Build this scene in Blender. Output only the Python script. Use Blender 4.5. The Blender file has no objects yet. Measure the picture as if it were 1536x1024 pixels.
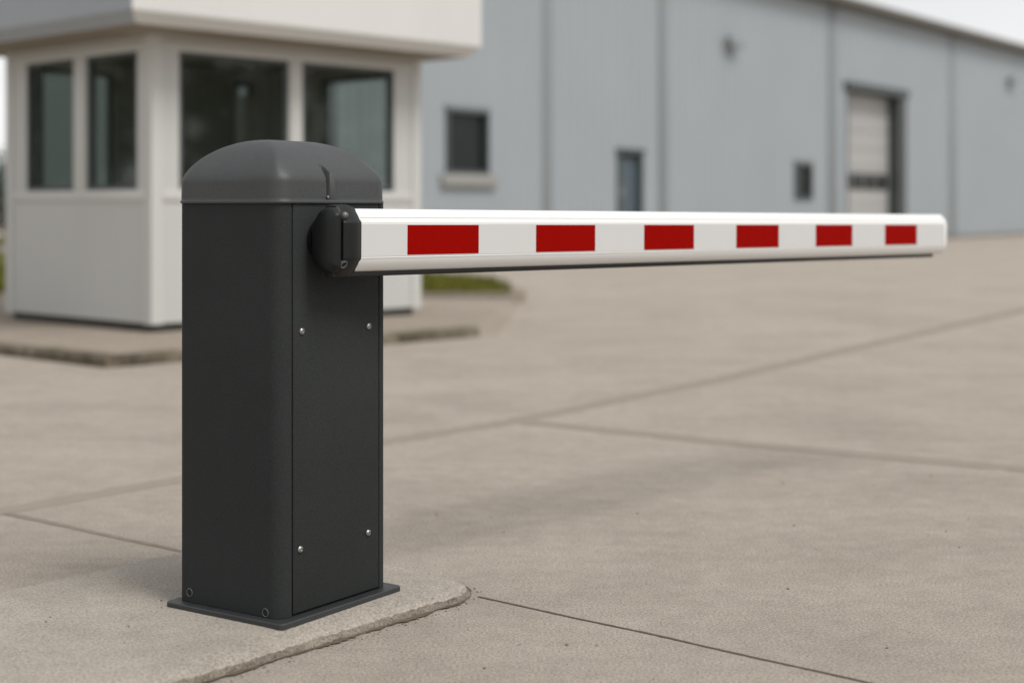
import bpy, bmesh, math, random
from mathutils import Vector, Matrix, noise
R = math.radians
random.seed(7)
sc = bpy.context.scene
C = sc.collection

# ------------------------------------------------------------------ materials
class NT:
    def __init__(s, name):
        s.m = bpy.data.materials.new(name); s.m.use_nodes = True
        s.t = s.m.node_tree; s.t.nodes.clear()
        s.out = s.n('ShaderNodeOutputMaterial')
        s.tc = s.n('ShaderNodeTexCoord')
    def n(s, typ, **k):
        nd = s.t.nodes.new(typ)
        for a, b in k.items(): setattr(nd, a, b)
        return nd
    def l(s, a, b): s.t.links.new(a, b)
    def noise(s, scale, detail=4, rough=.55, stretch=None):
        nd = s.n('ShaderNodeTexNoise'); nd.inputs['Scale'].default_value = scale
        nd.inputs['Detail'].default_value = detail; nd.inputs['Roughness'].default_value = rough
        src = s.tc.outputs['Object']
        if stretch:
            mp = s.n('ShaderNodeMapping'); mp.inputs['Scale'].default_value = stretch
            s.l(src, mp.inputs['Vector']); src = mp.outputs['Vector']
        s.l(src, nd.inputs['Vector']); return nd.outputs['Fac']
    def ramp(s, fac, stops):
        nd = s.n('ShaderNodeValToRGB'); e = nd.color_ramp.elements
        while len(e) < len(stops): e.new(.5)
        for i, (p, c) in enumerate(stops):
            e[i].position = p; e[i].color = (c[0], c[1], c[2], 1) if not isinstance(c, (int, float)) else (c, c, c, 1)
        s.l(fac, nd.inputs['Fac']); return nd.outputs['Color']
    def mix(s, a, b, fac, blend='MIX'):
        nd = s.n('ShaderNodeMix', data_type='RGBA', blend_type=blend)
        for sock, v in ((nd.inputs[6], a), (nd.inputs[7], b)):
            if isinstance(v, tuple): sock.default_value = (*v, 1)
            else: s.l(v, sock)
        if isinstance(fac, (int, float)): nd.inputs[0].default_value = fac
        else: s.l(fac, nd.inputs[0])
        return nd.outputs[2]
    def bump(s, h, strength, dist, prev=None):
        nd = s.n('ShaderNodeBump'); nd.inputs['Strength'].default_value = strength; nd.inputs['Distance'].default_value = dist
        s.l(h, nd.inputs['Height'])
        if prev: s.l(prev, nd.inputs['Normal'])
        return nd.outputs['Normal']
    def bsdf(s, color, rough=.5, metal=0., normal=None, spec=.5):
        b = s.n('ShaderNodeBsdfPrincipled')
        if isinstance(color, tuple): b.inputs['Base Color'].default_value = (*color, 1)
        else: s.l(color, b.inputs['Base Color'])
        if isinstance(rough, (int, float)): b.inputs['Roughness'].default_value = rough
        else: s.l(rough, b.inputs['Roughness'])
        b.inputs['Metallic'].default_value = metal
        b.inputs['Specular IOR Level'].default_value = spec
        if normal: s.l(normal, b.inputs['Normal'])
        s.l(b.outputs[0], s.out.inputs[0]); return s.m

def plain(name, col, rough=.5, metal=0., var=.12, scale=6., bump=0., bscale=400, spec=.5):
    t = NT(name)
    c = t.mix(tuple(x*(1-var) for x in col), tuple(min(1, x*(1+var)) for x in col), t.noise(scale, 5))
    nm = t.bump(t.noise(bscale, 3), bump, .0006) if bump else None
    return t.bsdf(c, rough, metal, nm, spec)

def concrete(name, lo, mid, hi, grain=1., joint=False):
    t = NT(name)
    big = t.noise(.45, 5, .6)
    med = t.noise(3.2, 6, .62)
    c = t.ramp(big, [(.3, lo), (.5, mid), (.72, hi)])
    c2 = t.ramp(med, [(.3, lo), (.55, mid), (.75, hi)])
    c = t.mix(c, c2, .45)
    # long faint drag marks of the float finish / traffic
    st = t.noise(1.6, 4, .6, (.35, 3.2, 1))
    c = t.mix(c, t.ramp(st, [(.3, .88), (.7, 1.05)]), .4, 'MULTIPLY')
    c = t.mix(c, t.ramp(t.noise(1.1, 6, .68), [(.33, .80), (.5, 1.), (.68, 1.07)]), .6, 'MULTIPLY')
    c = t.mix(c, t.ramp(t.noise(14, 5, .65), [(.3, .86), (.7, 1.1)]), .7, 'MULTIPLY')
    fine = t.noise(150, 5, .72)
    c = t.mix(c, t.ramp(fine, [(.32, .45), (.5, 1.), (.68, 1.4)]), .95*grain, 'MULTIPLY')
    sp = t.noise(38, 2, .5)
    c = t.mix(c, (.13, .115, .1), t.ramp(sp, [(.735, 0.), (.77, .6)]))
    n1 = t.bump(t.noise(210, 4, .7), .9*grain, .006)
    n2 = t.bump(t.noise(34, 5, .6), .35, .006, n1)
    return t.bsdf(c, .88, 0, n2, .25)

M = {}
M['ground'] = concrete('yard_concrete', (.365, .315, .262), (.42, .366, .310), (.465, .410, .352))
M['pad'] = concrete('pad_concrete', (.375, .333, .282), (.435, .390, .335), (.49, .445, .388), .85)
M['island'] = concrete('island_concrete', (.285, .24, .192), (.338, .29, .238), (.385, .336, .283))
t = NT('pad_edge_aggregate')
c = t.ramp(t.noise(170, 4, .75), [(.30, (.10, .08, .058)), (.48, (.30, .26, .208)), (.75, (.46, .41, .35))])
c = t.mix(c, t.ramp(t.noise(9, 4), [(.35, .62), (.65, 1.05)]), .8, 'MULTIPLY')
M['pad_edge'] = t.bsdf(c, .95, 0, t.bump(t.noise(110, 4, .75), 1., .008), .2)
t = NT('kerb_stone')
c = t.ramp(t.noise(5, 6, .7), [(.3, (.06, .052, .036)), (.5, (.14, .118, .086)), (.72, (.27, .235, .185))])
M['kerb'] = t.bsdf(c, .95, 0, t.bump(t.noise(40, 4), .6, .01), .2)
M['joint_wide'] = plain('joint_filler', (.28, .24, .198), .9, 0, .12, 9, .5, 160, .2)
M['joint_thin'] = plain('open_joint', (.105, .085, .066), .95, 0, .4, 30, .6, 200, .1)
M['joint_mid'] = plain('worn_joint', (.23, .195, .16), .95, 0, .3, 20, .6, 200, .1)
M['dirt'] = plain('edge_dirt', (.14, .112, .08), 1, 0, .5, 60, .8, 200, .1)
M['gravel'] = plain('gravel_stone', (.2, .17, .135), .9, 0, .45, 25, .4, 200, .2)

def powder(name, col, rough=.5, b=.5, spec=.3):
    t = NT(name)
    g = t.noise(360, 3, .6)
    c = t.mix(tuple(x*.45 for x in col), tuple(x*1.6 for x in col), g)
    c = t.mix(c, t.ramp(t.noise(5, 4), [(.3, .9), (.7, 1.1)]), .6, 'MULTIPLY')
    r = t.ramp(t.noise(9, 4), [(.3, rough-.06), (.7, rough+.07)])
    return t.bsdf(c, r, 0, t.bump(g, b, .0011), spec)
M['coat'] = powder('graphite_powder_coat', (.0305, .0335, .0333), .56, .55, .08)
M['coat_cap'] = powder('graphite_moulded_cap', (.042, .0445, .0455), .52, .3, .6)
M['plastic'] = powder('black_moulded_plastic', (.0085, .0095, .0097), .42, .2, .3)
M['plate'] = plain('plate_steel_grey', (.040, .043, .045), .45, .2, .2, 20, .25, 500)
M['rubber'] = plain('black_rubber', (.006, .006, .006), .6, 0, .2, 30)
M['black'] = plain('dark_hole', (.006, .006, .006), .8, 0, .2, 30)
M['steel'] = plain('stainless_steel', (.36, .36, .355), .3, 1., .1, 40)
M['ring'] = plain('dull_ring_metal', (.16, .165, .165), .4, .6, .15, 40)
M['white'] = plain('white_arm_paint', (.80, .80, .79), .3, 0, .02, 3, .06, 200)
t = NT('white_reflective_sheet')
mp = t.n('ShaderNodeMapping'); mp.inputs['Rotation'].default_value = (0, R(45), 0); mp.inputs['Scale'].default_value = (1, 1, 1)
t.l(t.tc.outputs['Object'], mp.inputs['Vector'])
ck = t.n('ShaderNodeTexWave', wave_type='BANDS', bands_direction='X'); ck.inputs['Scale'].default_value = 75
t.l(mp.outputs['Vector'], ck.inputs['Vector'])
ck2 = t.n('ShaderNodeTexWave', wave_type='BANDS', bands_direction='Z'); ck2.inputs['Scale'].default_value = 75
t.l(mp.outputs['Vector'], ck2.inputs['Vector'])
g = t.mix(ck.outputs['Color'], ck2.outputs['Color'], .5)
c = t.mix((.50, .50, .495), (.72, .72, .71), g)
M['sheet'] = t.bsdf(c, .38, 0, t.bump(g, .12, .0005), .4)
t = NT('red_reflective_sheet')
c = t.mix((.25, .0018, .0008), (.305, .0034, .0014), t.noise(60, 5))
M['red'] = t.bsdf(c, .6, 0, None, .02)

def cladding(name, col):
    t = NT(name)
    c = t.mix(tuple(x*.93 for x in col), tuple(x*1.05 for x in col), t.noise(.5, 4))
    st = t.noise(2.2, 5, .6, (1, 1, .12))
    c = t.mix(c, t.ramp(st, [(.3, .96), (.7, 1.02)]), .6, 'MULTIPLY')
    return t.bsdf(c, .5, 0, t.bump(t.noise(60, 3), .1, .002), .4)
M['clad'] = cladding('grey_blue_cladding', (.328, .362, .384))
M['pil'] = cladding('grey_trim', (.235, .26, .268))
M['booth'] = cladding('booth_white_panel', (.53, .53, .515))
M['booth_frame'] = cladding('booth_frame_white', (.56, .56, .54))
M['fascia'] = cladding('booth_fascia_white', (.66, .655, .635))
M['soffit'] = plain('soffit_beige', (.30, .265, .21), .7)
M['skid'] = plain('base_frame_dark', (.05, .045, .036), .7, 0, .3)
M['inside'] = plain('booth_lining', (.27, .28, .24), .8, 0, .1)
M['blind'] = plain('pale_blind', (.5, .5, .43), .8)
M['eave'] = plain('eave_brown_grey', (.16, .15, .13), .6)
M['roof'] = plain('roof_sheet', (.33, .33, .33), .5)
M['dark_frame'] = plain('dark_green_grey_frame', (.055, .068, .066), .5)
M['bluedoor'] = plain('slate_blue_door', (.07, .10, .12), .45)
M['dock'] = cladding('dock_door_white', (.40, .395, .385))
M['sill'] = plain('pale_sill', (.30, .295, .28), .7)
M['lamp'] = plain('lamp_grey', (.25, .265, .27), .5)
def glass(name, tint, refl):
    t = NT(name)
    ge = t.n('ShaderNodeNewGeometry')
    a = t.n('ShaderNodeBsdfTransparent'); t.l(t.mix(tint, (1., 1., 1.), ge.outputs['Backfacing']), a.inputs[0])
    b = t.n('ShaderNodeBsdfGlossy'); b.inputs['Roughness'].default_value = .03; b.inputs['Color'].default_value = (.87, .9, .885, 1)
    f = t.n('ShaderNodeFresnel'); f.inputs['IOR'].default_value = refl
    iv = t.n('ShaderNodeMath', operation='SUBTRACT'); iv.inputs[0].default_value = 1; t.l(ge.outputs['Backfacing'], iv.inputs[1])
    ml = t.n('ShaderNodeMath', operation='MULTIPLY'); t.l(f.outputs[0], ml.inputs[0]); t.l(iv.outputs[0], ml.inputs[1])
    m = t.n('ShaderNodeMixShader'); t.l(ml.outputs[0], m.inputs[0]); t.l(a.outputs[0], m.inputs[1]); t.l(b.outputs[0], m.inputs[2])
    t.l(m.outputs[0], t.out.inputs[0]); return t.m
M['glass'] = glass('booth_glass', (.63, .67, .645), 1.5)
t = NT('dark_window_glass')
M['darkglass'] = t.bsdf(t.mix((.010, .014, .014), (.016, .021, .020), t.noise(2, 3)), .2, 0, None, .2)
t = NT('grass_blades')
c = t.ramp(t.noise(1.4, 4), [(.3, (.085, .10, .012)), (.5, (.125, .13, .018)), (.7, (.17, .155, .028))])
M['grass'] = t.bsdf(c, .8, 0, None, .2)
M['fascia_shaded'] = cladding('booth_fascia_painted_shade', (.335, .36, .385))  # white fascia's left side, with its shade put into a darker grey-blue
M['soil'] = plain('lawn_soil', (.10, .10, .018), 1, 0, .3, 3)
t = NT('shrub_leaves')
c = t.ramp(t.noise(3, 4), [(.3, (.025, .045, .03)), (.7, (.06, .085, .055))])
M['leaf'] = t.bsdf(c, .7, 0, None, .3)
M['wood'] = plain('wood_foliage', (.085, .105, .07), .8, 0, .3, .4)
M['bark'] = plain('bark', (.09, .07, .05), .9, 0, .3, 12)

# ------------------------------------------------------------------ mesh helpers
def link(name, me, mat, parent=None, loc=(0, 0, 0), rot=(0, 0, 0), smooth=35):
    o = bpy.data.objects.new(name, me)
    for m in (mat if isinstance(mat, (list, tuple)) else [mat]): me.materials.append(m)
    if smooth:
        me.polygons.foreach_set('use_smooth', [True]*len(me.polygons)); me.set_sharp_from_angle(angle=R(smooth))
    o.parent = parent; o.location = loc; o.rotation_euler = rot
    C.objects.link(o); return o
def obj(name, bm, mat, parent=None, loc=(0, 0, 0), rot=(0, 0, 0), smooth=35, fix=True):
    if fix: bmesh.ops.recalc_face_normals(bm, faces=bm.faces)
    me = bpy.data.meshes.new(name); bm.to_mesh(me); bm.free()
    return link(name, me, mat, parent, loc, rot, smooth)
def tag(o, label=None, cat=None, group=None, kind=None):
    for k, v in (('label', label), ('category', cat), ('group', group), ('kind', kind)):
        if v: o[k] = v
    return o
def thing(name, label, cat, loc, rz=0, group=None):
    o = bpy.data.objects.new(name, None); C.objects.link(o); o.location = loc; o.rotation_euler = (0, 0, rz)
    o.empty_display_size = .2
    return tag(o, label, cat, group)
def struct(name, bm, mat, **k): return tag(obj(name, bm, mat, **k), kind='structure')
def box(bm, x0, x1, y0, y1, z0, z1, bev=0, seg=2):
    r = bmesh.ops.create_cube(bm, size=1)
    for v in r['verts']:
        v.co = Vector(((x0+x1)/2+v.co.x*(x1-x0), (y0+y1)/2+v.co.y*(y1-y0), (z0+z1)/2+v.co.z*(z1-z0)))
    if bev:
        es = list({e for v in r['verts'] for e in v.link_edges})
        bmesh.ops.bevel(bm, geom=es, offset=bev, segments=seg, affect='EDGES', profile=.5)
    return bm
def bx(*a, **k): return box(bmesh.new(), *a, **k)
def loft(bm, rings, caps=(True, True), closed=True, mi=None):
    vs = [[bm.verts.new(p) for p in r] for r in rings]; n = len(rings[0])
    for i in range(len(rings)-1):
        for j in range(n if closed else n-1):
            f = bm.faces.new((vs[i][j], vs[i][(j+1) % n], vs[i+1][(j+1) % n], vs[i+1][j]))
            if mi: f.material_index = mi[i]
    if caps[0]: bm.faces.new(vs[0][::-1])
    if caps[1]: bm.faces.new(vs[-1])
    return bm
def rpoly(pts, rad, n=6):
    """2D polygon with rounded corners; rad is a number or one per corner"""
    out = []; N = len(pts)
    for i, p in enumerate(pts):
        r = rad[i] if isinstance(rad, (list, tuple)) else rad
        p = Vector(p); a = Vector(pts[i-1])-p; b = Vector(pts[(i+1) % N])-p
        if r <= 0: out.append(p); continue
        a.normalize(); b.normalize(); h = a.angle(b)/2
        d = r/math.tan(h); c = p+(a+b).normalized()*(r/math.sin(h))
        v0 = p+a*d-c; v1 = p+b*d-c; sw = v0.angle_signed(v1)
        for k in range(n+1):
            q = v0.copy(); q.rotate(Matrix.Rotation(-sw*k/n, 2)); out.append(c+q)
    return out
def cyl(bm, r, p0, p1, n=20, r2=None, caps=(True, True)):
    p0 = Vector(p0); p1 = Vector(p1); d = (p1-p0).normalized()
    u = d.orthogonal().normalized(); v = d.cross(u); r2 = r if r2 is None else r2
    ring = lambda p, q: [p+(u*math.cos(2*math.pi*i/n)+v*math.sin(2*math.pi*i/n))*q for i in range(n)]
    return loft(bm, [ring(p0, r), ring(p1, r2)], caps)
def lathe(bm, prof, o, d, n=24):
    """profile of (radius, height) along direction d from o"""
    o = Vector(o); d = Vector(d).normalized(); u = d.orthogonal().normalized(); v = d.cross(u)
    return loft(bm, [[o+d*h+(u*math.cos(2*math.pi*i/n)+v*math.sin(2*math.pi*i/n))*max(r, 1e-5) for i in range(n)] for r, h in prof], (True, True))
def sheet(poly, z):
    bm = bmesh.new(); bm.faces.new([bm.verts.new((p[0], p[1], z)) for p in poly]); return bm
def slab(poly, z0, z1):
    return loft(bmesh.new(), [[(p[0], p[1], z) for p in poly] for z in (z0, z1)])

# ------------------------------------------------------------------ camera
H_CAM = .976
cam = bpy.data.objects.new('camera', bpy.data.cameras.new('camera')); C.objects.link(cam)
cam.location = (0, 0, H_CAM); cam.rotation_euler = (R(90), 0, 0)
cd = cam.data; cd.sensor_width = 36; cd.lens = 2300/1536*36; cd.shift_y = -(512-312)/1536
cd.clip_end = 3000; cd.clip_start = .05
cd.dof.use_dof = True; cd.dof.focus_distance = 3.68; cd.dof.aperture_fstop = 1.65; cd.dof.aperture_blades = 9
sc.camera = cam

# ------------------------------------------------------------------ world and sun
SUN_AZ = Vector((.75, -.66)); EL = R(54)
w = bpy.data.worlds.new('World'); sc.world = w; w.use_nodes = True
nt = w.node_tree; nt.nodes.clear()
wo = nt.nodes.new('ShaderNodeOutputWorld'); bg = nt.nodes.new('ShaderNodeBackground'); sky = nt.nodes.new('ShaderNodeTexSky')
sky.sky_type = 'NISHITA'; sky.sun_disc = False; sky.sun_elevation = EL; sky.sun_rotation = math.atan2(SUN_AZ.x, SUN_AZ.y)
sky.dust_density = 3.; sky.air_density = 1.; sky.ozone_density = 1.
hs = nt.nodes.new('ShaderNodeHueSaturation'); hs.inputs['Saturation'].default_value = .22
nt.links.new(sky.outputs[0], hs.inputs['Color'])
tc = nt.nodes.new('ShaderNodeTexCoord'); mp = nt.nodes.new('ShaderNodeMapping'); mp.inputs['Scale'].default_value = (1, 1, 3.5)
nz = nt.nodes.new('ShaderNodeTexNoise'); nz.inputs['Scale'].default_value = 2.6; nz.inputs['Detail'].default_value = 6
nt.links.new(tc.outputs['Generated'], mp.inputs['Vector']); nt.links.new(mp.outputs['Vector'], nz.inputs['Vector'])
rp = nt.nodes.new('ShaderNodeValToRGB')
rp.color_ramp.elements[0].position = .3; rp.color_ramp.elements[0].color = (4.5, 4.6, 4.75, 1)
rp.color_ramp.elements[1].position = .7; rp.color_ramp.elements[1].color = (6.4, 6.4, 6.35, 1)
nt.links.new(nz.outputs['Fac'], rp.inputs['Fac'])
mx = nt.nodes.new('ShaderNodeMix'); mx.data_type = 'RGBA'; mx.inputs[0].default_value = .75
nt.links.new(hs.outputs[0], mx.inputs[6]); nt.links.new(rp.outputs[0], mx.inputs[7])
sx = nt.nodes.new('ShaderNodeSeparateXYZ'); nt.links.new(tc.outputs['Generated'], sx.inputs[0])
mr = nt.nodes.new('ShaderNodeMapRange'); mr.inputs[1].default_value = 0; mr.inputs[2].default_value = .35; mr.inputs[3].default_value = 1.3; mr.inputs[4].default_value = 1.0
nt.links.new(sx.outputs['Z'], mr.inputs[0])
vm = nt.nodes.new('ShaderNodeVectorMath'); vm.operation = 'SCALE'; nt.links.new(mx.outputs[2], vm.inputs[0]); nt.links.new(mr.outputs[0], vm.inputs['Scale'])
nt.links.new(vm.outputs[0], bg.inputs['Color']); bg.inputs['Strength'].default_value = .1
nt.links.new(bg.outputs[0], wo.inputs[0])
sl = bpy.data.lights.new('sun', 'SUN'); sl.energy = 1.5; sl.angle = R(22); sl.color = (1, .965, .92)
so = bpy.data.objects.new('sun', sl); C.objects.link(so)
sd = Vector((SUN_AZ.x*math.cos(EL), SUN_AZ.y*math.cos(EL), math.sin(EL))); so.rotation_euler = sd.to_track_quat('Z', 'Y').to_euler()
so.location = sd*30
sc.view_settings.view_transform = 'Standard'; sc.view_settings.look = 'None'; sc.view_settings.exposure = 0.5; sc.view_settings.gamma = 1

# ------------------------------------------------------------------ ground, joints, pad, island
bm = bmesh.new(); box(bm, -400, 400, -60, 700, -.5, 0); struct('ground', bm, M['ground'])

def strip(name, pts, w0, w1, z, mat, jit):
    bm = bmesh.new(); P = [Vector(p)*.989 for p in pts]; L = []
    tot = sum((P[i+1]-P[i]).length for i in range(len(P)-1)); run = 0
    for i in range(len(P)-1):
        d = P[i+1]-P[i]; n = max(2, int(d.length/.02)) if jit else 2; nn = Vector((-d.y, d.x)).normalized()
        for k in range(n+(i == len(P)-2)):
            p = P[i]+d*(k/n); f = (run+d.length*k/n)/tot; hw = (w0+(w1-w0)*f)/2
            o = noise.noise((p.x*3, p.y*3, 1))*jit*2
            a = hw*(1+.35*noise.noise((p.x*11, p.y*11, 5)))+jit*noise.noise((p.x*45, p.y*45, 9)); b = hw*(1+.35*noise.noise((p.x*11, p.y*11, 25)))+jit*noise.noise((p.x*45, p.y*45, 19))
            L.append((p+nn*(a+o), p-nn*(b-o)))
        run += d.length
    loft(bm, [[(a.x, a.y, -.012), (a.x, a.y, z), (b.x, b.y, z), (b.x, b.y, -.012)] for a, b in L])
    return struct(name, bm, mat, smooth=0)
strip('ground_joint', [(-4.4, 1.3), (-1.664, 4.984), (-.529, 6.468), (.022, 7.116), (1.108, 8.70), (2.233, 10.5), (6.0, 16.5), (13.0, 27.6)], .075, .30, .0015, M['joint_wide'], .004)
strip('ground_joint', [(.05, 7.09), (.928, 6.431), (1.934, 5.80), (4.2, 4.2)], .135, .115, .0022, M['joint_wide'], .003)
strip('ground_joint', [(-1.64, 4.96), (-.949, 4.41), (-.66, 4.20)], .030, .014, .0022, M['joint_mid'], .003)
strip('ground_joint', [(-.085, 3.895), (.30, 3.57), (.737, 3.19), (1.9, 2.2)], .0085, .008, .0015, M['joint_thin'], .0022)

# raised pad under the barrier, with a worn, crumbling edge
pd = R(51.5); dv = Vector((math.cos(pd), math.sin(pd)))
K1 = Vector((-.064, 3.880)); K2 = Vector((-.745, 4.50)); K3 = K2-dv*3.4; K4 = K1-dv*3.4
outline = rpoly([K1, K2, K3, K4], [.135, .15, .14, .14], 12)
pts = []
for i, p in enumerate(outline):
    q = outline[(i+1) % len(outline)]; d = q-p; n = max(1, int(d.length/.005))
    pts += [p+d*(k/n) for k in range(n)]
cen = sum(pts, Vector((0, 0)))/len(pts); N = len(pts)
nor = []
for i in range(N):
    tt = pts[(i+8) % N]-pts[i-8]; n_ = Vector((tt.y, -tt.x)).normalized()
    nor.append(n_ if n_.dot(pts[i]-cen) > 0 else -n_)
def padring(off, z, jit, sd_):
    o = []
    for p, n_ in zip(pts, nor):
        a = noise.fractal((p.x*24, p.y*24, sd_*.35), 1, 2, 4)*jit; b = noise.fractal((p.x*75, p.y*75, sd_*1.3+7), 1, 2, 3)*jit*.8
        wav = noise.noise((p.x*4, p.y*4, 2))*.006
        o.append((p.x+n_.x*(off+a+wav), p.y+n_.y*(off+a+wav), max(-.02, z+b*(0 if z < 0 else 1))))
    return o
bm = bmesh.new()
spec_ = [(.004, -.02, .002), (.004, .001, .004), (.003, .004, .005), (.001, .008, .005), (-.002, .0118, .005), (-.006, .0152, .005), (-.012, .0186, .0045), (-.019, .0218, .004), (-.028, .0248, .003), (-.040, .0276, .002), (-.054, .0300, .0012), (-.072, .0320, .0007), (-.094, .0334, .0003), (-.125, .034, 0)]
rings = [padring(*q, i) for i, q in enumerate(spec_)]
mid = Vector(((K1+K2+K3+K4)/4)); ax_ = dv*1.45
in_ = [Vector(p[:2]) for p in rings[-1]]
rings.append([(c_.x+(q.x-c_.x)*.02, c_.y+(q.y-c_.y)*.02, .034) for q in in_ for c_ in [mid+dv*max(-1.45, min(1.45, (q-mid).dot(dv)))]])
loft(bm, rings, (False, True), mi=[1]*5+[0]*9)
pad = obj('concrete_pad', bm, [M['pad'], M['pad_edge']], smooth=60); tag(pad, kind='structure')
# dirt line and crumbs along the foot of the pad's edge
bm = bmesh.new(); vs = []
for p, n_ in zip(pts, nor):
    a = .018; b = .017+.012*noise.fractal((p.x*14, p.y*14, 3), 1, 2, 4)+.008*noise.noise((p.x*70, p.y*70, 3))
    vs.append((bm.verts.new((p.x+n_.x*.006, p.y+n_.y*.006, .0035)), bm.verts.new((p.x+n_.x*max(b, .009), p.y+n_.y*max(b, .009), .0035))))
for i in range(N): bm.faces.new((vs[i][0], vs[i][1], vs[(i+1) % N][1], vs[(i+1) % N][0]))
tag(obj('dirt', bm, M['dirt'], smooth=0), 'dark dirt line along the foot of the concrete pad', kind='stuff')
bm = bmesh.new()
def crumb(x, y, r, z0=0):
    rr = bmesh.ops.create_icosphere(bm, subdivisions=1, radius=r)
    for v in rr['verts']:
        v.co = Vector((v.co.x*random.uniform(.7, 1.3)+x, v.co.y*random.uniform(.7, 1.3)+y, v.co.z*random.uniform(.5, .9)+z0+r*.35))
for _ in range(520):
    i = random.randrange(N); p, n_ = pts[i], nor[i]
    if p.y < 2.6: continue
    d = .018+abs(random.gauss(0, .014)); crumb(p.x+n_.x*d, p.y+n_.y*d, random.choice((.0012, .0018, .0022, .0032)))
for _ in range(60): crumb(random.uniform(-.6, 2.2), random.uniform(3, 6.5), random.uniform(.0015, .0045))
for _ in range(26):
    x, y = random.uniform(-1.15, -.1), random.uniform(3.1, 4.1); q = Vector((x, y))
    if (q-K1).dot(Vector((dv.y, -dv.x))) < -.06 and (q-K1).dot(dv) < -.06 and (q-K2).dot(Vector((-dv.y, dv.x))) < -.06: crumb(x, y, random.uniform(.0012, .0035), .034)
tag(obj('gravel', bm, M['gravel']), 'loose crumbs and small stones on the concrete', kind='stuff')

# kerbed island under the booth
isl = [(-2.47, 9.34), (-.243, 11.64), (-.02, 15.42), (-9.2, 15.42)]
def inset(poly, d):
    out = []; n = len(poly); P = [Vector(p) for p in poly]
    for i in range(n):
        a = (P[i]-P[i-1]).normalized(); b = (P[(i+1) % n]-P[i]).normalized()
        na = Vector((-a.y, a.x)); nb = Vector((-b.y, b.x)); m = (na+nb).normalized()
        out.append(P[i]+m*(d/max(.2, m.dot(na))))
    return out
ii = inset(isl, .13); e_ = [Vector(isl[1])+Vector((-.09, .09)), Vector(isl[2])]
struct('island_paving', loft(bmesh.new(), [[(p.x, p.y, z) for p in (ii[0], e_[0]+Vector((sh, 0)), e_[1]+Vector((sh*.3, 0)), ii[3])] for sh, z in ((.34, -.05), (.06, .055), (0, .067))]), M['island'])
bm = bmesh.new(); K = [Vector(p) for p in isl]
for i in range(1):
    a, b = K[i], K[(i+1) % 4]
    d = b-a; n = max(1, round(d.length/.8)); dn = d.normalized(); nn = Vector((-dn.y, dn.x))
    s0 = 0
    for k in range(n):
        p = a+d*(k/n)+dn*(.006 if k else 0); q = a+d*((k+1)/n)-dn*.006
        if i == 0 and k == 0: p = a+dn*.128
        prof = [(0, -.1), (0, .051), (.016, .069), (.126, .071), (.126, -.1)]
        h = random.uniform(-.004, .004)
        loft(bm, [[(e.x+nn.x*u, e.y+nn.y*u, z+(h if z > 0 else 0)) for u, z in prof] for e in (p, q)])
a, b = K[3], K[0]; d = b-a; n = round(d.length/.8); dn = d.normalized(); nn = Vector((-dn.y, dn.x))
for k in range(n):
    p = a+d*(k/n)+dn*.006; q = a+d*((k+1)/n)-(dn*.006 if k < n-1 else dn*0)
    h = random.uniform(-.004, .004)
    loft(bm, [[(e.x+nn.x*u, e.y+nn.y*u, z+(h if z > 0 else 0)) for u, z in [(0, -.1), (0, .051), (.016, .069), (.126, .071), (.126, -.1)]] for e in (p, q)])
struct('kerb', bm, M['kerb'])

# lawn behind the booth
lawn = [(-.10, 15.62), (.0, 15.9), (-.2, 18.2), (-1.1, 20.0), (-4.6, 24.0), (-11.5, 31.5), (-14.0, 44.5), (-32, 44.5), (-32, 15.62)]
struct('lawn_bed', slab(lawn, -.1, .11), M['soil'])
struct('lawn_kerb', slab([(.02, 15.46), (.14, 15.9), (-.06, 18.3), (-1.0, 20.15), (-1.1, 20.06), (-.2, 18.22), (.03, 15.9), (-.09, 15.6), (-9, 15.6), (-9, 15.46)], -.1, .115), M['island'])
def inside(p, poly):
    c = False; j = len(poly)-1
    for i in range(len(poly)):
        if (poly[i][1] > p[1]) != (poly[j][1] > p[1]) and p[0] < (poly[j][0]-poly[i][0])*(p[1]-poly[i][1])/(poly[j][1]-poly[i][1])+poly[i][0]: c = not c
        j = i
    return c
V = []; F = []
def blade(x, y, z, h, wd):
    a = random.uniform(0, 6.28); dx, dy = math.cos(a)*wd, math.sin(a)*wd; lx, ly = random.gauss(0, h*.3), random.gauss(0, h*.3)
    i = len(V); V.extend([(x-dx, y-dy, z), (x+dx, y+dy, z), (x+lx, y+ly, z+h)]); F.append((i, i+1, i+2))
for rx, ry, cnt in (((-8, .1), (15.6, 22), 26000), ((-32, -3), (15.6, 44.5), 30000)):
    for _ in range(cnt):
        x, y = random.uniform(*rx), random.uniform(*ry)
        if inside((x, y), lawn): blade(x, y, .10, random.uniform(.05, .13), random.uniform(.006, .014))
me = bpy.data.meshes.new('grass'); me.from_pydata(V, [], F)
tag(link('grass', me, M['grass'], smooth=0), 'short yellow-green grass behind the booth', kind='stuff')

# ------------------------------------------------------------------ the barrier
P0 = Vector((-.5217, 3.457)); TH = R(56)
e1 = Vector((math.cos(TH), math.sin(TH))); e2 = Vector((-e1.y, e1.x))
ZP = .034
bar = thing('barrier_gate', 'dark grey barrier post with red and white striped arm on a concrete pad', 'barrier', (P0.x, P0.y, ZP), TH)
W1, D1 = .3825, .332     # right face width, left face depth
ZB, ZT = .012, .954      # body bottom and seam (over the pad)
obj('base_plate', loft(bmesh.new(), [[(p.x, p.y, z) for p in rpoly([(-.025-o, -.026-o), (W1+.029+o, -.026-o), (W1+.029+o, D1+.014+o), (-.025-o, D1+.014+o)], .014, 6)] for o, z in ((0, 0), (0, .0098), (-.002, .012))]), M['plate'], bar, smooth=25)
g0, g1 = .0385, W1-.030
prof = rpoly([(0, 0), (W1, 0), (W1, D1), (0, D1)], [.036, .022, .03, .03], 10)
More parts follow.
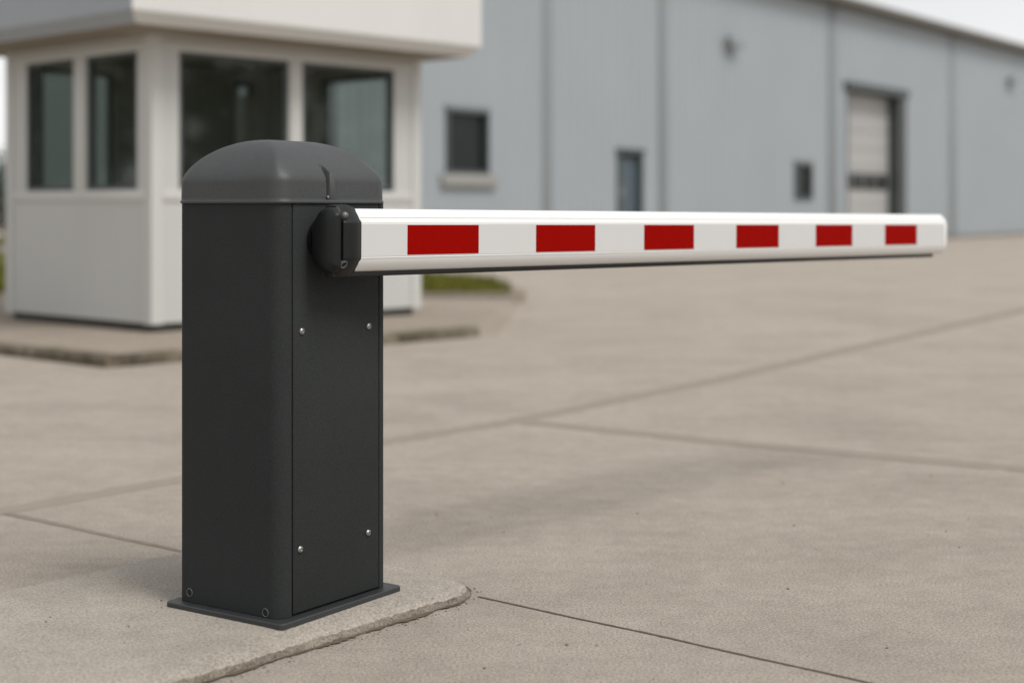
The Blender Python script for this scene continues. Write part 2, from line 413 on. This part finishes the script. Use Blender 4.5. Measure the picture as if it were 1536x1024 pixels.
# weave the door recess into the right face (y=0)
out = []
for i, p in enumerate(prof):
    out.append(p); q = prof[(i+1) % len(prof)]
    if abs(p.y) < 1e-5 and abs(q.y) < 1e-5 and q.x-p.x > .1:
        out += [Vector((g0-.0018, 0)), Vector((g0-.0006, .0012)), Vector((g0, .009)), Vector((g1, .009)), Vector((g1+.0006, .0012)), Vector((g1+.0018, 0))]
body = obj('cabinet', loft(bmesh.new(), [[(p.x, p.y, z) for p in out] for z in (ZB+.001, ZB+.004, ZT+.004)]), M['coat'], bar)
door = obj('door_panel', bx(g0+.003, g1-.003, -.0006, .0085, ZB+.006, ZT-.001, bev=.0016), M['coat'], bar)
for x, z in ((.070, .660), (g1-.042, .656), (.064, .162), (g1-.044, .157)):
    s = obj('screw', lathe(bmesh.new(), [(.0085, 0), (.0085, .001), (.0078, .0028), (.0060, .0046), (.0034, .0056), (.0032, .0040), (0, .0040)], (x, -.0006, z), (0, -1, 0)), M['steel'], door)
for y, z in ((.288, .036), (.046, .024)):
    obj('bolt_hole', lathe(bmesh.new(), [(.0098, 0), (.0098, .0010), (.0090, .0016), (.0080, .0012), (.0078, .0004), (0, .0004)], (0, y, z), (-1, 0, 0)), [M['ring']], bar)
    obj('bolt_socket', lathe(bmesh.new(), [(.0078, 0), (.0078, .0009), (0, .0009)], (0, y, z), (-1, 0, 0)), M['black'], bar)

# moulded cap: pillow vault over a rounded rectangle
o_ = .0045
cx, cy = W1/2, D1/2; hx, hy = W1/2+o_, D1/2+o_
def ringp(off, n=14): return rpoly([(-o_-off, -o_-off), (W1+o_+off, -o_-off), (W1+o_+off, D1+o_+off), (-o_-off, D1+o_+off)], .042, n)
base = ringp(0)
dens = []
for i, p in enumerate(base):
    q = base[(i+1) % len(base)]; d = q-p; n = max(1, int(d.length/.008)); dens += [p+d*(k/n) for k in range(n)]
ZS, RISE = ZT+.062, .091
def smin(a, b, k):
    h = max(k-abs(a-b), 0)/k; return min(a, b)-h*h*k/4
def dome(x, y):
    xn, yn = min(1, abs((x-cx)/hx)), min(1, abs((y-cy)/hy))
    f = 1-yn**2.15
    e = max(0, (xn-.30)/.70); g = 1-e**2.1
    return ZS+RISE*smin(f, g, .10)
def sc_ring(s): return [Vector((cx+(p.x-cx)*s, cy+(p.y-cy)*s)) for p in dens]
rings = [[(p.x, p.y, z) for p in sc_ring(1+a)] for a, z in ((-.03, ZT-.001), (.006, ZT-.001), (.010, ZT+.0008), (.010, ZT+.0042), (.004, ZT+.0052), (0, ZT+.0065))]
for k in range(1, 9): rings.append([(p.x, p.y, ZT+.0065+(ZS-.012-ZT-.0065)*k/8) for p in sc_ring(1-.004*k/8)])
nS = 34
for k in range(nS):
    s = .996*(1-k/nS)**1.0
    bl = min(1, k/3.)      # ease from wall into vault
    rings.append([(p.x, p.y, dome(p.x, p.y)-(dome(q.x, q.y)-ZS)*s**7-.006*(1-bl)**2-.0006) for p, q in zip(sc_ring(s), dens)])
bm = bmesh.new(); loft(bm, rings, (True, True))
for _ in range(2): bmesh.ops.smooth_vert(bm, verts=[v for v in bm.verts if v.co.z > ZT+.028], factor=.5, use_axis_x=True, use_axis_y=True, use_axis_z=True)
bmesh.ops.recalc_face_normals(bm, faces=bm.faces)
me = bpy.data.meshes.new('cap'); bm.to_mesh(me); bm.free()
tmp = bpy.data.objects.new('cap_tmp', me); C.objects.link(tmp)
xn = .150
np_ = [(xn, -.06), (xn+.002, .028-o_), (xn+.012, .028-o_), (xn+.017, .0225-o_), (xn+.021, .015-o_), (xn+.025, .009-o_), (xn+.030, .004-o_), (xn+.038, -.001-o_), (xn+.050, -.004-o_), (xn+.055, -.06)]
cb = loft(bmesh.new(), [[(a, b, z) for a, b in np_] for z in (ZT+.0068, ZT+.3)]); bmesh.ops.recalc_face_normals(cb, faces=cb.faces)
cme = bpy.data.meshes.new('cut'); cb.to_mesh(cme); cb.free(); cut = bpy.data.objects.new('cut', cme); C.objects.link(cut)
md = tmp.modifiers.new('b', 'BOOLEAN'); md.operation = 'DIFFERENCE'; md.object = cut; md.solver = 'EXACT'
dg = bpy.context.evaluated_depsgraph_get(); dg.update()
capme = bpy.data.meshes.new_from_object(tmp.evaluated_get(dg)); capme.materials.clear()
bpy.data.objects.remove(tmp); bpy.data.objects.remove(cut)
cap = link('cap', capme, M['coat_cap'], bar, smooth=58)
pin = lathe(bmesh.new(), [(.0034, -.012), (.0034, .004), (.0026, .006), (0, .0062)], (xn+.004, -.004, ZT+.0135), (-.35, -1, .12), 14)
obj('lock_pin', pin, M['steel'], cap)

# arm -------------------------------------------------------------
A0 = Vector((-.3865, 3.4785)); TA = R(48)
dl = A0-P0; ax, ay = dl.dot(e1), dl.dot(e2); ARM_Z = .9022-ZP; TILT = .0080
arot = (0, TILT, TA-TH)
HF, HT, DB, DY = .0395, .0728, .026, .082   # half front flat, half height, bevel depth, thickness
def aprof(grow=0, rear=.012):
    # (y, z), clockwise seen from the near end, starting at front flat bottom
    q = []
    for k in range(7):      # bevel: halfway between a straight chamfer and a quarter ellipse
        f = k/6; an = f*math.pi/2
        q.append((DB*(.45*f+.55*(1-math.cos(an))), HF+(HT-HF)*(.45*f+.55*math.sin(an))))
    top = q; bot = [(y, -z) for y, z in q][::-1]
    a = bot[-1:] + top + [(DY-y, z) for y, z in top][::-1] + [(DY-y, -z) for y, z in top] + bot[:-1]
    c = Vector((DY/2, 0)); r = [Vector(p) for p in a]
    return [c+(p-c)*1+(p-c).normalized()*grow for p in r]
LARM = 2.985
pr = aprof()
gro = []
for i, p in enumerate(pr):
    gro.append(p)
bm = loft(bmesh.new(), [[(x, p.x, p.y) for p in gro] for x in (.0570, LARM)])
# fine extrusion ribs on the top bevel and along the front face
for z, y in ((HF+.0010, -.0006), (-HF-.0010, -.0006), (HF+.0135, .0042)):
    box(bm, .0592, LARM-.002, y, y+.004, z-.0007, z+.0007)
arm = obj('arm', bm, M['white'], bar, (ax, ay, ARM_Z), arot)
obj('reflective_sheet', bx(.0595, LARM-.012, -.0010, .003, -.0372, .0372), M['sheet'], arm)
for k in range(6):
    x0 = .2065+k*.4632
    obj('red_stripe', bx(x0, x0+.2455-.0025*k, -.0019, .002, -.0350, .0352), M['red'], arm)
# far end plug
bm = bmesh.new(); rr = []
c = Vector((DY/2, 0))
for k in range(9):
    a = math.pi/2*k/8; s = .033*(1-math.cos(a)); x = LARM+.0005+.030*math.sin(a)
    rr.append([(x, c.x+(p.x-c.x)*(1-s/.05), p.y*(1-s/.078)) for p in aprof(.0012)])
rr.insert(0, [(LARM-.012, p.x, p.y) for p in aprof(.0012)])
obj('end_plug', loft(bm, rr), M['white'], arm)
obj('rubber_bumper', bx(-.004, LARM-.05, .024, .052, -.0842, -.0722, bev=.003), M['rubber'], arm)
# near end housing
c = Vector((DY/2, 0))
def hp(gr):
    g_ = gr+.0016; q = [(-g_, -.041), (-g_, .041), (DB-.003, HT+g_), (DY-DB, HT+g_), (DY+g_, .041), (DY+g_, -.041), (DY-DB, -HT-g_), (DB-.003, -HT-g_)]
    return [(p.x, p.y) for p in rpoly(q, .0075, 5)]
rr = [[(x, y, z) for y, z in hp(g_)] for x, g_ in ((.0012, -.001), (.0012, .003), (.0025, .0048), (.010, .0066), (.020, .0078), (.030, .0078), (.038, .0068), (.045, .005), (.051, .0028), (.056, .0008), (.0588, .0003), (.0588, -.003))]
hs_ = obj('arm_bracket', loft(bmesh.new(), rr), M['plastic'], arm)
rear = rpoly([(.0, -HT+.014), (.0, HT-.014), (.018, HT+.001), (DY-.03, HT+.001), (DY+.002, HT-.036), (DY+.002, -HT+.036), (DY-.03, -HT-.001), (.018, -HT-.001)], [.012, .012, .012, .04, .03, .03, .04, .012], 7)
def rs(ins): return [(c.x+(p.x-c.x)*(1-ins/.041), p.y*(1-ins/.074)) for p in rear]
rr = [[(x, y, z) for y, z in rs(i_)] for x, i_ in ((-.0012, .004), (-.0012, .0006), (-.003, -.0014), (-.010, -.0016), (-.016, .001), (-.021, .0058), (-.0245, .013), (-.026, .022), (-.0264, .034))]
obj('end_cover', loft(bmesh.new(), rr), M['plastic'], arm)
obj('hub', lathe(bmesh.new(), [(.052, 0), (.052, .035), (.05, .05), (0, .05)], (.03, DY-.004, 0), (.14, 1, 0), 40), M['plastic'], arm)
up, dn = Vector((0, -.86, .5)), Vector((0, -.86, -.5))
o1, o2 = Vector((.0075, .0005, .0560)), Vector((.0075, .0005, -.0545))
obj('screw_seat', lathe(bmesh.new(), [(.0118, -.006), (.0118, .0008), (.0108, .0012), (0, .0012)], o1, up), M['black'], arm)
obj('screw', lathe(bmesh.new(), [(.0080, -.002), (.0080, .0030), (.0074, .0060), (.0054, .0088), (.0026, .0102), (0, .0104)], o1, up), M['ring'], arm)
obj('screw_seat', lathe(bmesh.new(), [(.0100, -.006), (.0100, .0010), (.0088, .0020), (.0066, .0010), (.0060, .0002), (0, .0002)], o2, dn), M['ring'], arm)
obj('screw', lathe(bmesh.new(), [(.0060, -.002), (.0060, .0008), (0, .0010)], o2, dn), M['black'], arm)

# ------------------------------------------------------------------ guard booth
TB = R(47); B0 = (-2.618, 11.152, .0675)
bo = thing('guard_booth', 'small white guard booth with dark windows and a deep flat roof fascia', 'booth', B0, TB)
BW, BD, ZW = 2.67, 2.065, 2.20
FZ = .065
obj('base_frame', bx(.035, BW-.035, .035, BD-.035, 0, FZ+.01), M['skid'], bo)
obj('floor', bx(.06, BW-.06, .06, BD-.06, FZ+.012, FZ+.05), M['inside'], bo)
WT, ZS0, ZH = .06, 1.045, 2.065    # wall thickness, sill, head (local z)
def wall_panels(axis, pos, sgn, length, opens, nm, z_open=None):
    """white wall along local x (axis 0) or y (axis 1), outer face at pos, thickness inward (sgn)"""
    a, b = (pos, pos+sgn*WT) if sgn > 0 else (pos+sgn*WT, pos)
    bm = bmesh.new()
    def bb(u0, u1, z0, z1):
        if axis == 0: box(bm, u0, u1, a, b, z0, z1)
        else: box(bm, a, b, u0, u1, z0, z1)
    lo, hi = (0, length) if axis == 0 else (WT+.0005, length-WT-.0005)
    bb(lo, hi, FZ, ZS0); bb(lo, hi, ZH, ZW)
    u = lo
    for (o0, o1) in opens: bb(u, o0, ZS0, ZH); u = o1
    bb(u, hi, ZS0, ZH)
    return obj(nm, bm, M['booth'], bo, smooth=0)
def window(axis, pos, sgn, o0, o1, cat='window', dark=True):
    fw, fd = .034, .05
    p0 = pos+sgn*.012; p1 = p0+sgn*fd
    a, b = min(p0, p1), max(p0, p1)
    bm = bmesh.new()
    def bb(u0, u1, z0, z1, a=a, b=b):
        if axis == 0: box(bm, u0, u1, a, b, z0, z1)
        else: box(bm, a, b, u0, u1, z0, z1)
    bb(o0, o0+fw, ZS0, ZH); bb(o1-fw, o1, ZS0, ZH); bb(o0+fw, o1-fw, ZS0, ZS0+fw); bb(o0+fw, o1-fw, ZH-fw, ZH)
    wn = obj(cat, bm, M['dark_frame'], bo, smooth=0)
    bm = bmesh.new(); q0, q1 = pos+sgn*.032, pos+sgn*.038; a, b = min(q0, q1), max(q0, q1)
    if axis == 0: box(bm, o0+fw-.004, o1-fw+.004, a, b, ZS0+fw-.004, ZH-fw+.004)
    else: box(bm, a, b, o0+fw-.004, o1-fw+.004, ZS0+fw-.004, ZH-fw+.004)
    obj('pane', bm, M['glass'], wn, smooth=0)
    return wn
RO = [(.235, 1.262), (1.40, 2.385)]
LO = [(.195, .882), (1.060, 1.775)]
EO = [(.30, 1.20)]
BO = [(.25, .95), (2.24, 2.44)]
wall_panels(0, 0, 1, BW, RO, 'wall'); wall_panels(1, 0, 1, BD, LO, 'wall')
wall_panels(1, BW, -1, BD, EO, 'wall'); wall_panels(0, BD, -1, BW, BO, 'wall')
for o0, o1 in RO: window(0, 0, 1, o0, o1)
for o0, o1 in LO: window(1, 0, 1, o0, o1)
for o0, o1 in EO: window(1, BW, -1, o0, o1)
for o0, o1 in BO: window(0, BD, -1, o0, o1)
# corner posts, mullion covers, sills and head trims
for x, y in ((0, 0), (BW, 0), (0, BD), (BW, BD)):
    sx, sy = (1 if x == 0 else -1), (1 if y == 0 else -1)
    L_ = [(-.014, -.014), (.085, -.014), (.085, -.0005), (-.0005, -.0005), (-.0005, .085), (-.014, .085)]
    obj('corner_post', loft(bmesh.new(), [[(x+sx*u, y+sy*v, z) for u, v in L_] for z in (FZ-.005, ZW-.002)]), M['booth_frame'], bo, smooth=0)
for nm, z0, z1, pr in (('sill', ZS0-.085, ZS0-.004, .013), ('head_trim', ZH+.004, ZH+.06, .012)):
    obj(nm, bx(.09, BW-.09, -pr, -.0005, z0, z1, bev=.004), M['booth_frame'], bo)
    obj(nm, bx(-pr, -.0005, .09, BD-.09, z0, z1, bev=.004), M['booth_frame'], bo)
obj('mullion', bx(1.272, 1.39, -.012, -.0005, ZS0-.004, ZH+.002, bev=.003), M['booth_frame'], bo)
obj('mullion', bx(-.012, -.0005, .892, 1.05, ZS0-.004, ZH+.002, bev=.003), M['booth_frame'], bo)
obj('ceiling', bx(.062, BW-.062, .062, BD-.062, ZW-.03, ZW-.004), M['inside'], bo)
# linings so the room is dim inside
bm = bmesh.new()
box(bm, .97, 2.22, BD-WT-.014, BD-WT-.002, FZ+.06, ZW-.04)
obj('lining', bm, M['inside'], bo, smooth=0)
bm = bmesh.new()
for k in range(5): box(bm, 2.20+k*.048, 2.236+k*.048, BD-WT-.05, BD-WT-.045, ZS0+.03, ZH-.12)
obj('blind', bm, M['blind'], bo, smooth=0)
obj('desk', bx(.3, 2.2, .07, .62, .80, .84, bev=.006), M['inside'], bo)
# roof fascia
OH = .48; FB, FT = ZW-.02, 2.98
def fr(o): return [(-o, -o), (BW+.275+(o-OH), -o), (BW+.275+(o-OH), BD+o), (-o, BD+o)]
loft(bm := bmesh.new(), [[(x, y, z) for x, y in fr(o)] for o, z in ((OH-.16, FB), (OH-.075, FB+.003), (OH-.003, FB+.085), (OH-.003, FB+.092), (OH, FB+.096), (OH, FT), (OH-.05, FT+.02))])
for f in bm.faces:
    c_ = f.calc_center_median(); f.material_index = 1 if c_.z < FB+.004 else (2 if c_.x < -OH+.06 and abs(c_.y-BD/2) < .1 and c_.z > FB+.02 else 0)  # left side and its chamfer take the colour with painted-in shade
obj('roof', bm, [M['fascia'], M['soffit'], M['fascia_shaded']], bo, smooth=0)
obj('soffit', loft(bmesh.new(), [[(x, y, z) for x, y in fr(OH-.17)] for z in (FB-.012, FB-.001)]), M['soffit'], bo, smooth=0)

# ------------------------------------------------------------------ warehouse
TW = R(54); W0 = (14.204, 49.35, -.011)
wh = thing('warehouse', 'long grey-blue metal-clad warehouse with a dark eave', 'building', W0, TW)
X0, X1, HW, DEP = -29.2, 42., 6.62, 8.6
def rib(x):
    f = (x/.30) % 1.
    return 0 if f < .62 else (-.022 if .72 < f < .90 else -.022*((f-.62)/.10 if f <= .72 else (1-f)/.10))
opens = [(-26.24, -24.95, 1.62, 2.82), (-20.29, -19.34, 0, 2.16), (-11.72, -10.62, 1.20, 2.18), (-8.36, -4.10, 0, 4.45)]
bm = bmesh.new()
def clad(x0, x1, z0, z1):
    xs = {x0, x1}; k = math.floor(x0/.30)-1
    while k*.30 < x1:
        for f in (0, .62, .72, .90):
            x = (k+f)*.30
            if x0 < x < x1: xs.add(x)
        k += 1
    xs = sorted(xs); vs = [(bm.verts.new((x, rib(x+1e-7), z0)), bm.verts.new((x, rib(x+1e-7), z1))) for x in xs]
    for i in range(len(vs)-1): bm.faces.new((vs[i][0], vs[i+1][0], vs[i+1][1], vs[i][1]))
x = X0
for a, b, z0, z1 in opens:
    clad(x, a, .12, HW)
    if z0 > .12: clad(a, b, .12, z0)
    clad(a, b, z1, HW); x = b
clad(x, X1, .12, HW)
obj('front_wall', bm, M['clad'], wh, smooth=0, fix=False)
bm = bmesh.new()
box(bm, X0, X0+.1, .03, DEP, .12, HW); box(bm, X1-.1, X1, .03, DEP, .12, HW); box(bm, X0+.1, X1-.1, DEP-.1, DEP, .12, HW)
obj('rear_wall', bm, M['clad'], wh, smooth=0)
# plinth with gaps at the doors
bm = bmesh.new(); x = X0
for a, b in ((-20.29, -19.34), (-8.36, -4.10), (X1, X1)):
    box(bm, x, a, -.03, .12, -.2, .12); x = b
obj('plinth', bm, M['eave'], wh, smooth=0)
for x, wd in ((-23.0, .34), (-18.40, .34), (-9.28, .5), (-.1, .6), (9.5, .5), (19, .5), (29, .5), (38, .5)):
    obj('pilaster', bx(x-wd/2, x+wd/2, -.036, -.0265, .13, HW-.12, bev=.004), M['pil'], wh)
obj('roof', loft(bmesh.new(), [[(x, -.28, HW+.06), (x, DEP/2, HW+.62), (x, DEP+.2, HW+.06), (x, DEP+.2, HW+.16), (x, DEP/2, HW+.72), (x, -.28, HW+.16)] for x in (X0-.2, X1+.2)]), M['roof'], wh, smooth=0)
obj('eave', bx(X0-.2, X1+.2, -.34, -.03, HW-.12, HW+.055, bev=.02), M['eave'], wh)
obj('gutter', loft(bmesh.new(), [[(x, y, z) for y, z in rpoly([(-.46, HW+.08), (-.345, HW+.08), (-.345, HW-.06), (-.44, HW-.06)], .02, 3)] for x in (X0-.2, X1+.2)]), M['eave'], wh, smooth=0)
# windows
for a, b, z0, z1, f, big in ((-26.24, -24.95, 1.62, 2.82, .07, True), (-11.72, -10.62, 1.20, 2.18, .09, False)):
    bm = bmesh.new()
    box(bm, a, a+f, -.05, .16, z0, z1); box(bm, b-f, b, -.05, .16, z0, z1); box(bm, a+f, b-f, -.05, .16, z0, z0+f); box(bm, a+f, b-f, -.05, .16, z1-f, z1)
    wn = obj('window', bm, M['dark_frame'], wh, smooth=0)
    obj('pane', bx(a+f, b-f, .06, .08, z0+f, z1-f), M['darkglass'], wn, smooth=0)
    obj('head_trim', bx(a-.05, b+.05, -.05, -.026, z1+.004, z1+.07), M['pil'], wn, smooth=0)
    if big: obj('sill', bx(a-.2, b+.2, -.11, -.026, z0-.24, z0-.006, bev=.02), M['sill'], wn)
# personnel door
dr = obj('door', bx(-20.24, -19.39, .07, .12, .02, 2.10), M['bluedoor'], wh, smooth=0)
bm = bmesh.new(); box(bm, -20.35, -20.242, -.04, .14, 0, 2.16); box(bm, -19.388, -19.29, -.04, .14, 0, 2.16); box(bm, -20.39, -19.25, -.06, .14, 2.162, 2.27)
obj('door_frame', bm, M['dark_frame'], dr, smooth=0)
obj('handle_plate', lathe(bmesh.new(), [(.10, 0), (.10, .02), (.07, .03), (0, .03)], (-20.10, .07, 1.33), (0, -1, 0)), M['sill'], dr)
# dock door: sectional leaf set back in a dark frame
bm = bmesh.new()
box(bm, -8.36, -8.30, -.024, .5, 0, 4.28); box(bm, -4.66, -4.10, -.06, .5, 0, 4.28); box(bm, -8.55, -4.02, -.12, .5, 4.282, 4.50)
df = obj('loading_door_frame', bm, M['dark_frame'], wh, smooth=0)
bm = bmesh.new()
for k in range(8): box(bm, -8.298, -4.662, .30, .36, .01+k*.533, .01+(k+1)*.533-.012, bev=.01, seg=1)
dk = obj('loading_door', bm, M['dock'], wh)
for k in range(4): obj('door_window', bx(-8.12+k*.86, -7.42+k*.86, .285, .297, 1.52, 1.98, bev=.03), M['darkglass'], dk)
# wall lamps
def wall_lamp(x, z, label):
    p = Matrix.Rotation(TW, 4, 'Z') @ Vector((x, -.026, z)); 
    t_ = thing('wall_lamp', label, 'lamp', (W0[0]+p.x, W0[1]+p.y, z), TW, 'lamps on the warehouse wall')
    obj('bracket', bx(-.10, .10, -.10, 0, -.05, .05, bev=.01), M['lamp'], t_)
    bm = loft(bmesh.new(), [[(x_, y, zz) for y, zz in rpoly([(-.26, -.13), (-.08, -.10), (-.08, .11), (-.20, .09)], .03, 3)] for x_ in (-.34, .34)])
    obj('lamp_head', bm, M['lamp'], t_)
wall_lamp(-15.25, 4.98, 'small grey wall lamp high between the narrow blue door and the small dark window')
wall_lamp(5.5, 5.45, 'small grey wall lamp high on the wall past the loading door, near the eave')

# ------------------------------------------------------------------ shrubs at the far edge of the lawn
def shrub(x, y, h, wd, label):
    t_ = thing('shrub', label, 'shrub', (x, y, 0), 0, 'shrubs at the far edge of the lawn')
    bm = bmesh.new()
    for k in range(6):
        a = k*1.05+random.random(); cyl(bm, .05, (math.cos(a)*.06, math.sin(a)*.06, 0), (math.cos(a)*wd*.3, math.sin(a)*wd*.3, h*.7), 7, .012)
    obj('stem', bm, M['bark'], t_)
    V, F = [], []
    lobes = [(random.gauss(0, wd*.25), random.gauss(0, wd*.25), random.uniform(.25, .78)*h, random.uniform(.28, .46)*wd) for _ in range(13)]
    for _ in range(3400):
        lx, ly, lz, r = random.choice(lobes); d = Vector((random.gauss(0, 1), random.gauss(0, 1), random.gauss(0, 1))).normalized()*r*random.uniform(.6, 1.05)
        p = Vector((lx, ly, max(.15, lz))) + d
        if p.z < .1: continue
        u = Vector((random.gauss(0, 1), random.gauss(0, 1), random.gauss(0, 1))).normalized(); v = u.orthogonal().normalized(); s = random.uniform(.04, .085)
        i = len(V); V += [tuple(p-u*s), tuple(p+v*s*.5), tuple(p+u*s), tuple(p-v*s*.5)]; F.append((i, i+1, i+2, i+3))
    me = bpy.data.meshes.new('foliage'); me.from_pydata(V, [], F); link('foliage', me, M['leaf'], t_, smooth=0)
shrub(-14.9, 45.5, 2.7, 2.1, 'tall dark green shrub at the far edge of the lawn left of the booth')
shrub(-17.4, 46.2, 2.2, 2.0, 'lower dark shrub at the far edge of the lawn, outermost to the left')
shrub(-12.6, 47.0, 2.3, 2.0, 'dark shrub beyond the lawn half hidden behind the guard booth')
def wood(x0, x1, y0, y1, n):
    V, F = [], []
    trees = [(random.uniform(x0, x1), y0+(y1-y0)*(k+random.random())/n, random.uniform(8, 14)) for k in range(n)]
    for x, y, h in trees:
        lobes = [(random.gauss(0, 1.5), random.gauss(0, 1.5), random.uniform(.25, .85)*h, random.uniform(1.2, 2.4)) for _ in range(12)]
        for _ in range(700):
            lx, ly, lz, r = random.choice(lobes); d = Vector((random.gauss(0, 1), random.gauss(0, 1), random.gauss(0, 1))).normalized()*r*random.uniform(.5, 1.05)
            p = Vector((x+lx, y+ly, lz))+d; p.z = max(.3, p.z)
            u = Vector((random.gauss(0, 1), random.gauss(0, 1), random.gauss(0, 1))).normalized(); v = u.orthogonal().normalized(); q = random.uniform(.25, .5)
            i = len(V); V += [tuple(p-u*q), tuple(p+v*q*.6), tuple(p+u*q), tuple(p-v*q*.6)]; F.append((i, i+1, i+2, i+3))
        i = len(V); V += [(x-.2, y-.2, 0), (x+.2, y-.2, 0), (x+.2, y+.2, 0), (x-.2, y+.2, 0), (x, y, h*.8)]; F += [(i, i+1, i+4), (i+1, i+2, i+4), (i+2, i+3, i+4), (i+3, i, i+4)]
    me = bpy.data.meshes.new('wood'); me.from_pydata(V, [], F)
    tag(link('wood', me, M['wood'], smooth=0), 'dark far-off wood mirrored in the booth windows', kind='stuff')
wood(-58, -48, -4, 48, 15)
wood(56, 66, -34, 34, 17)
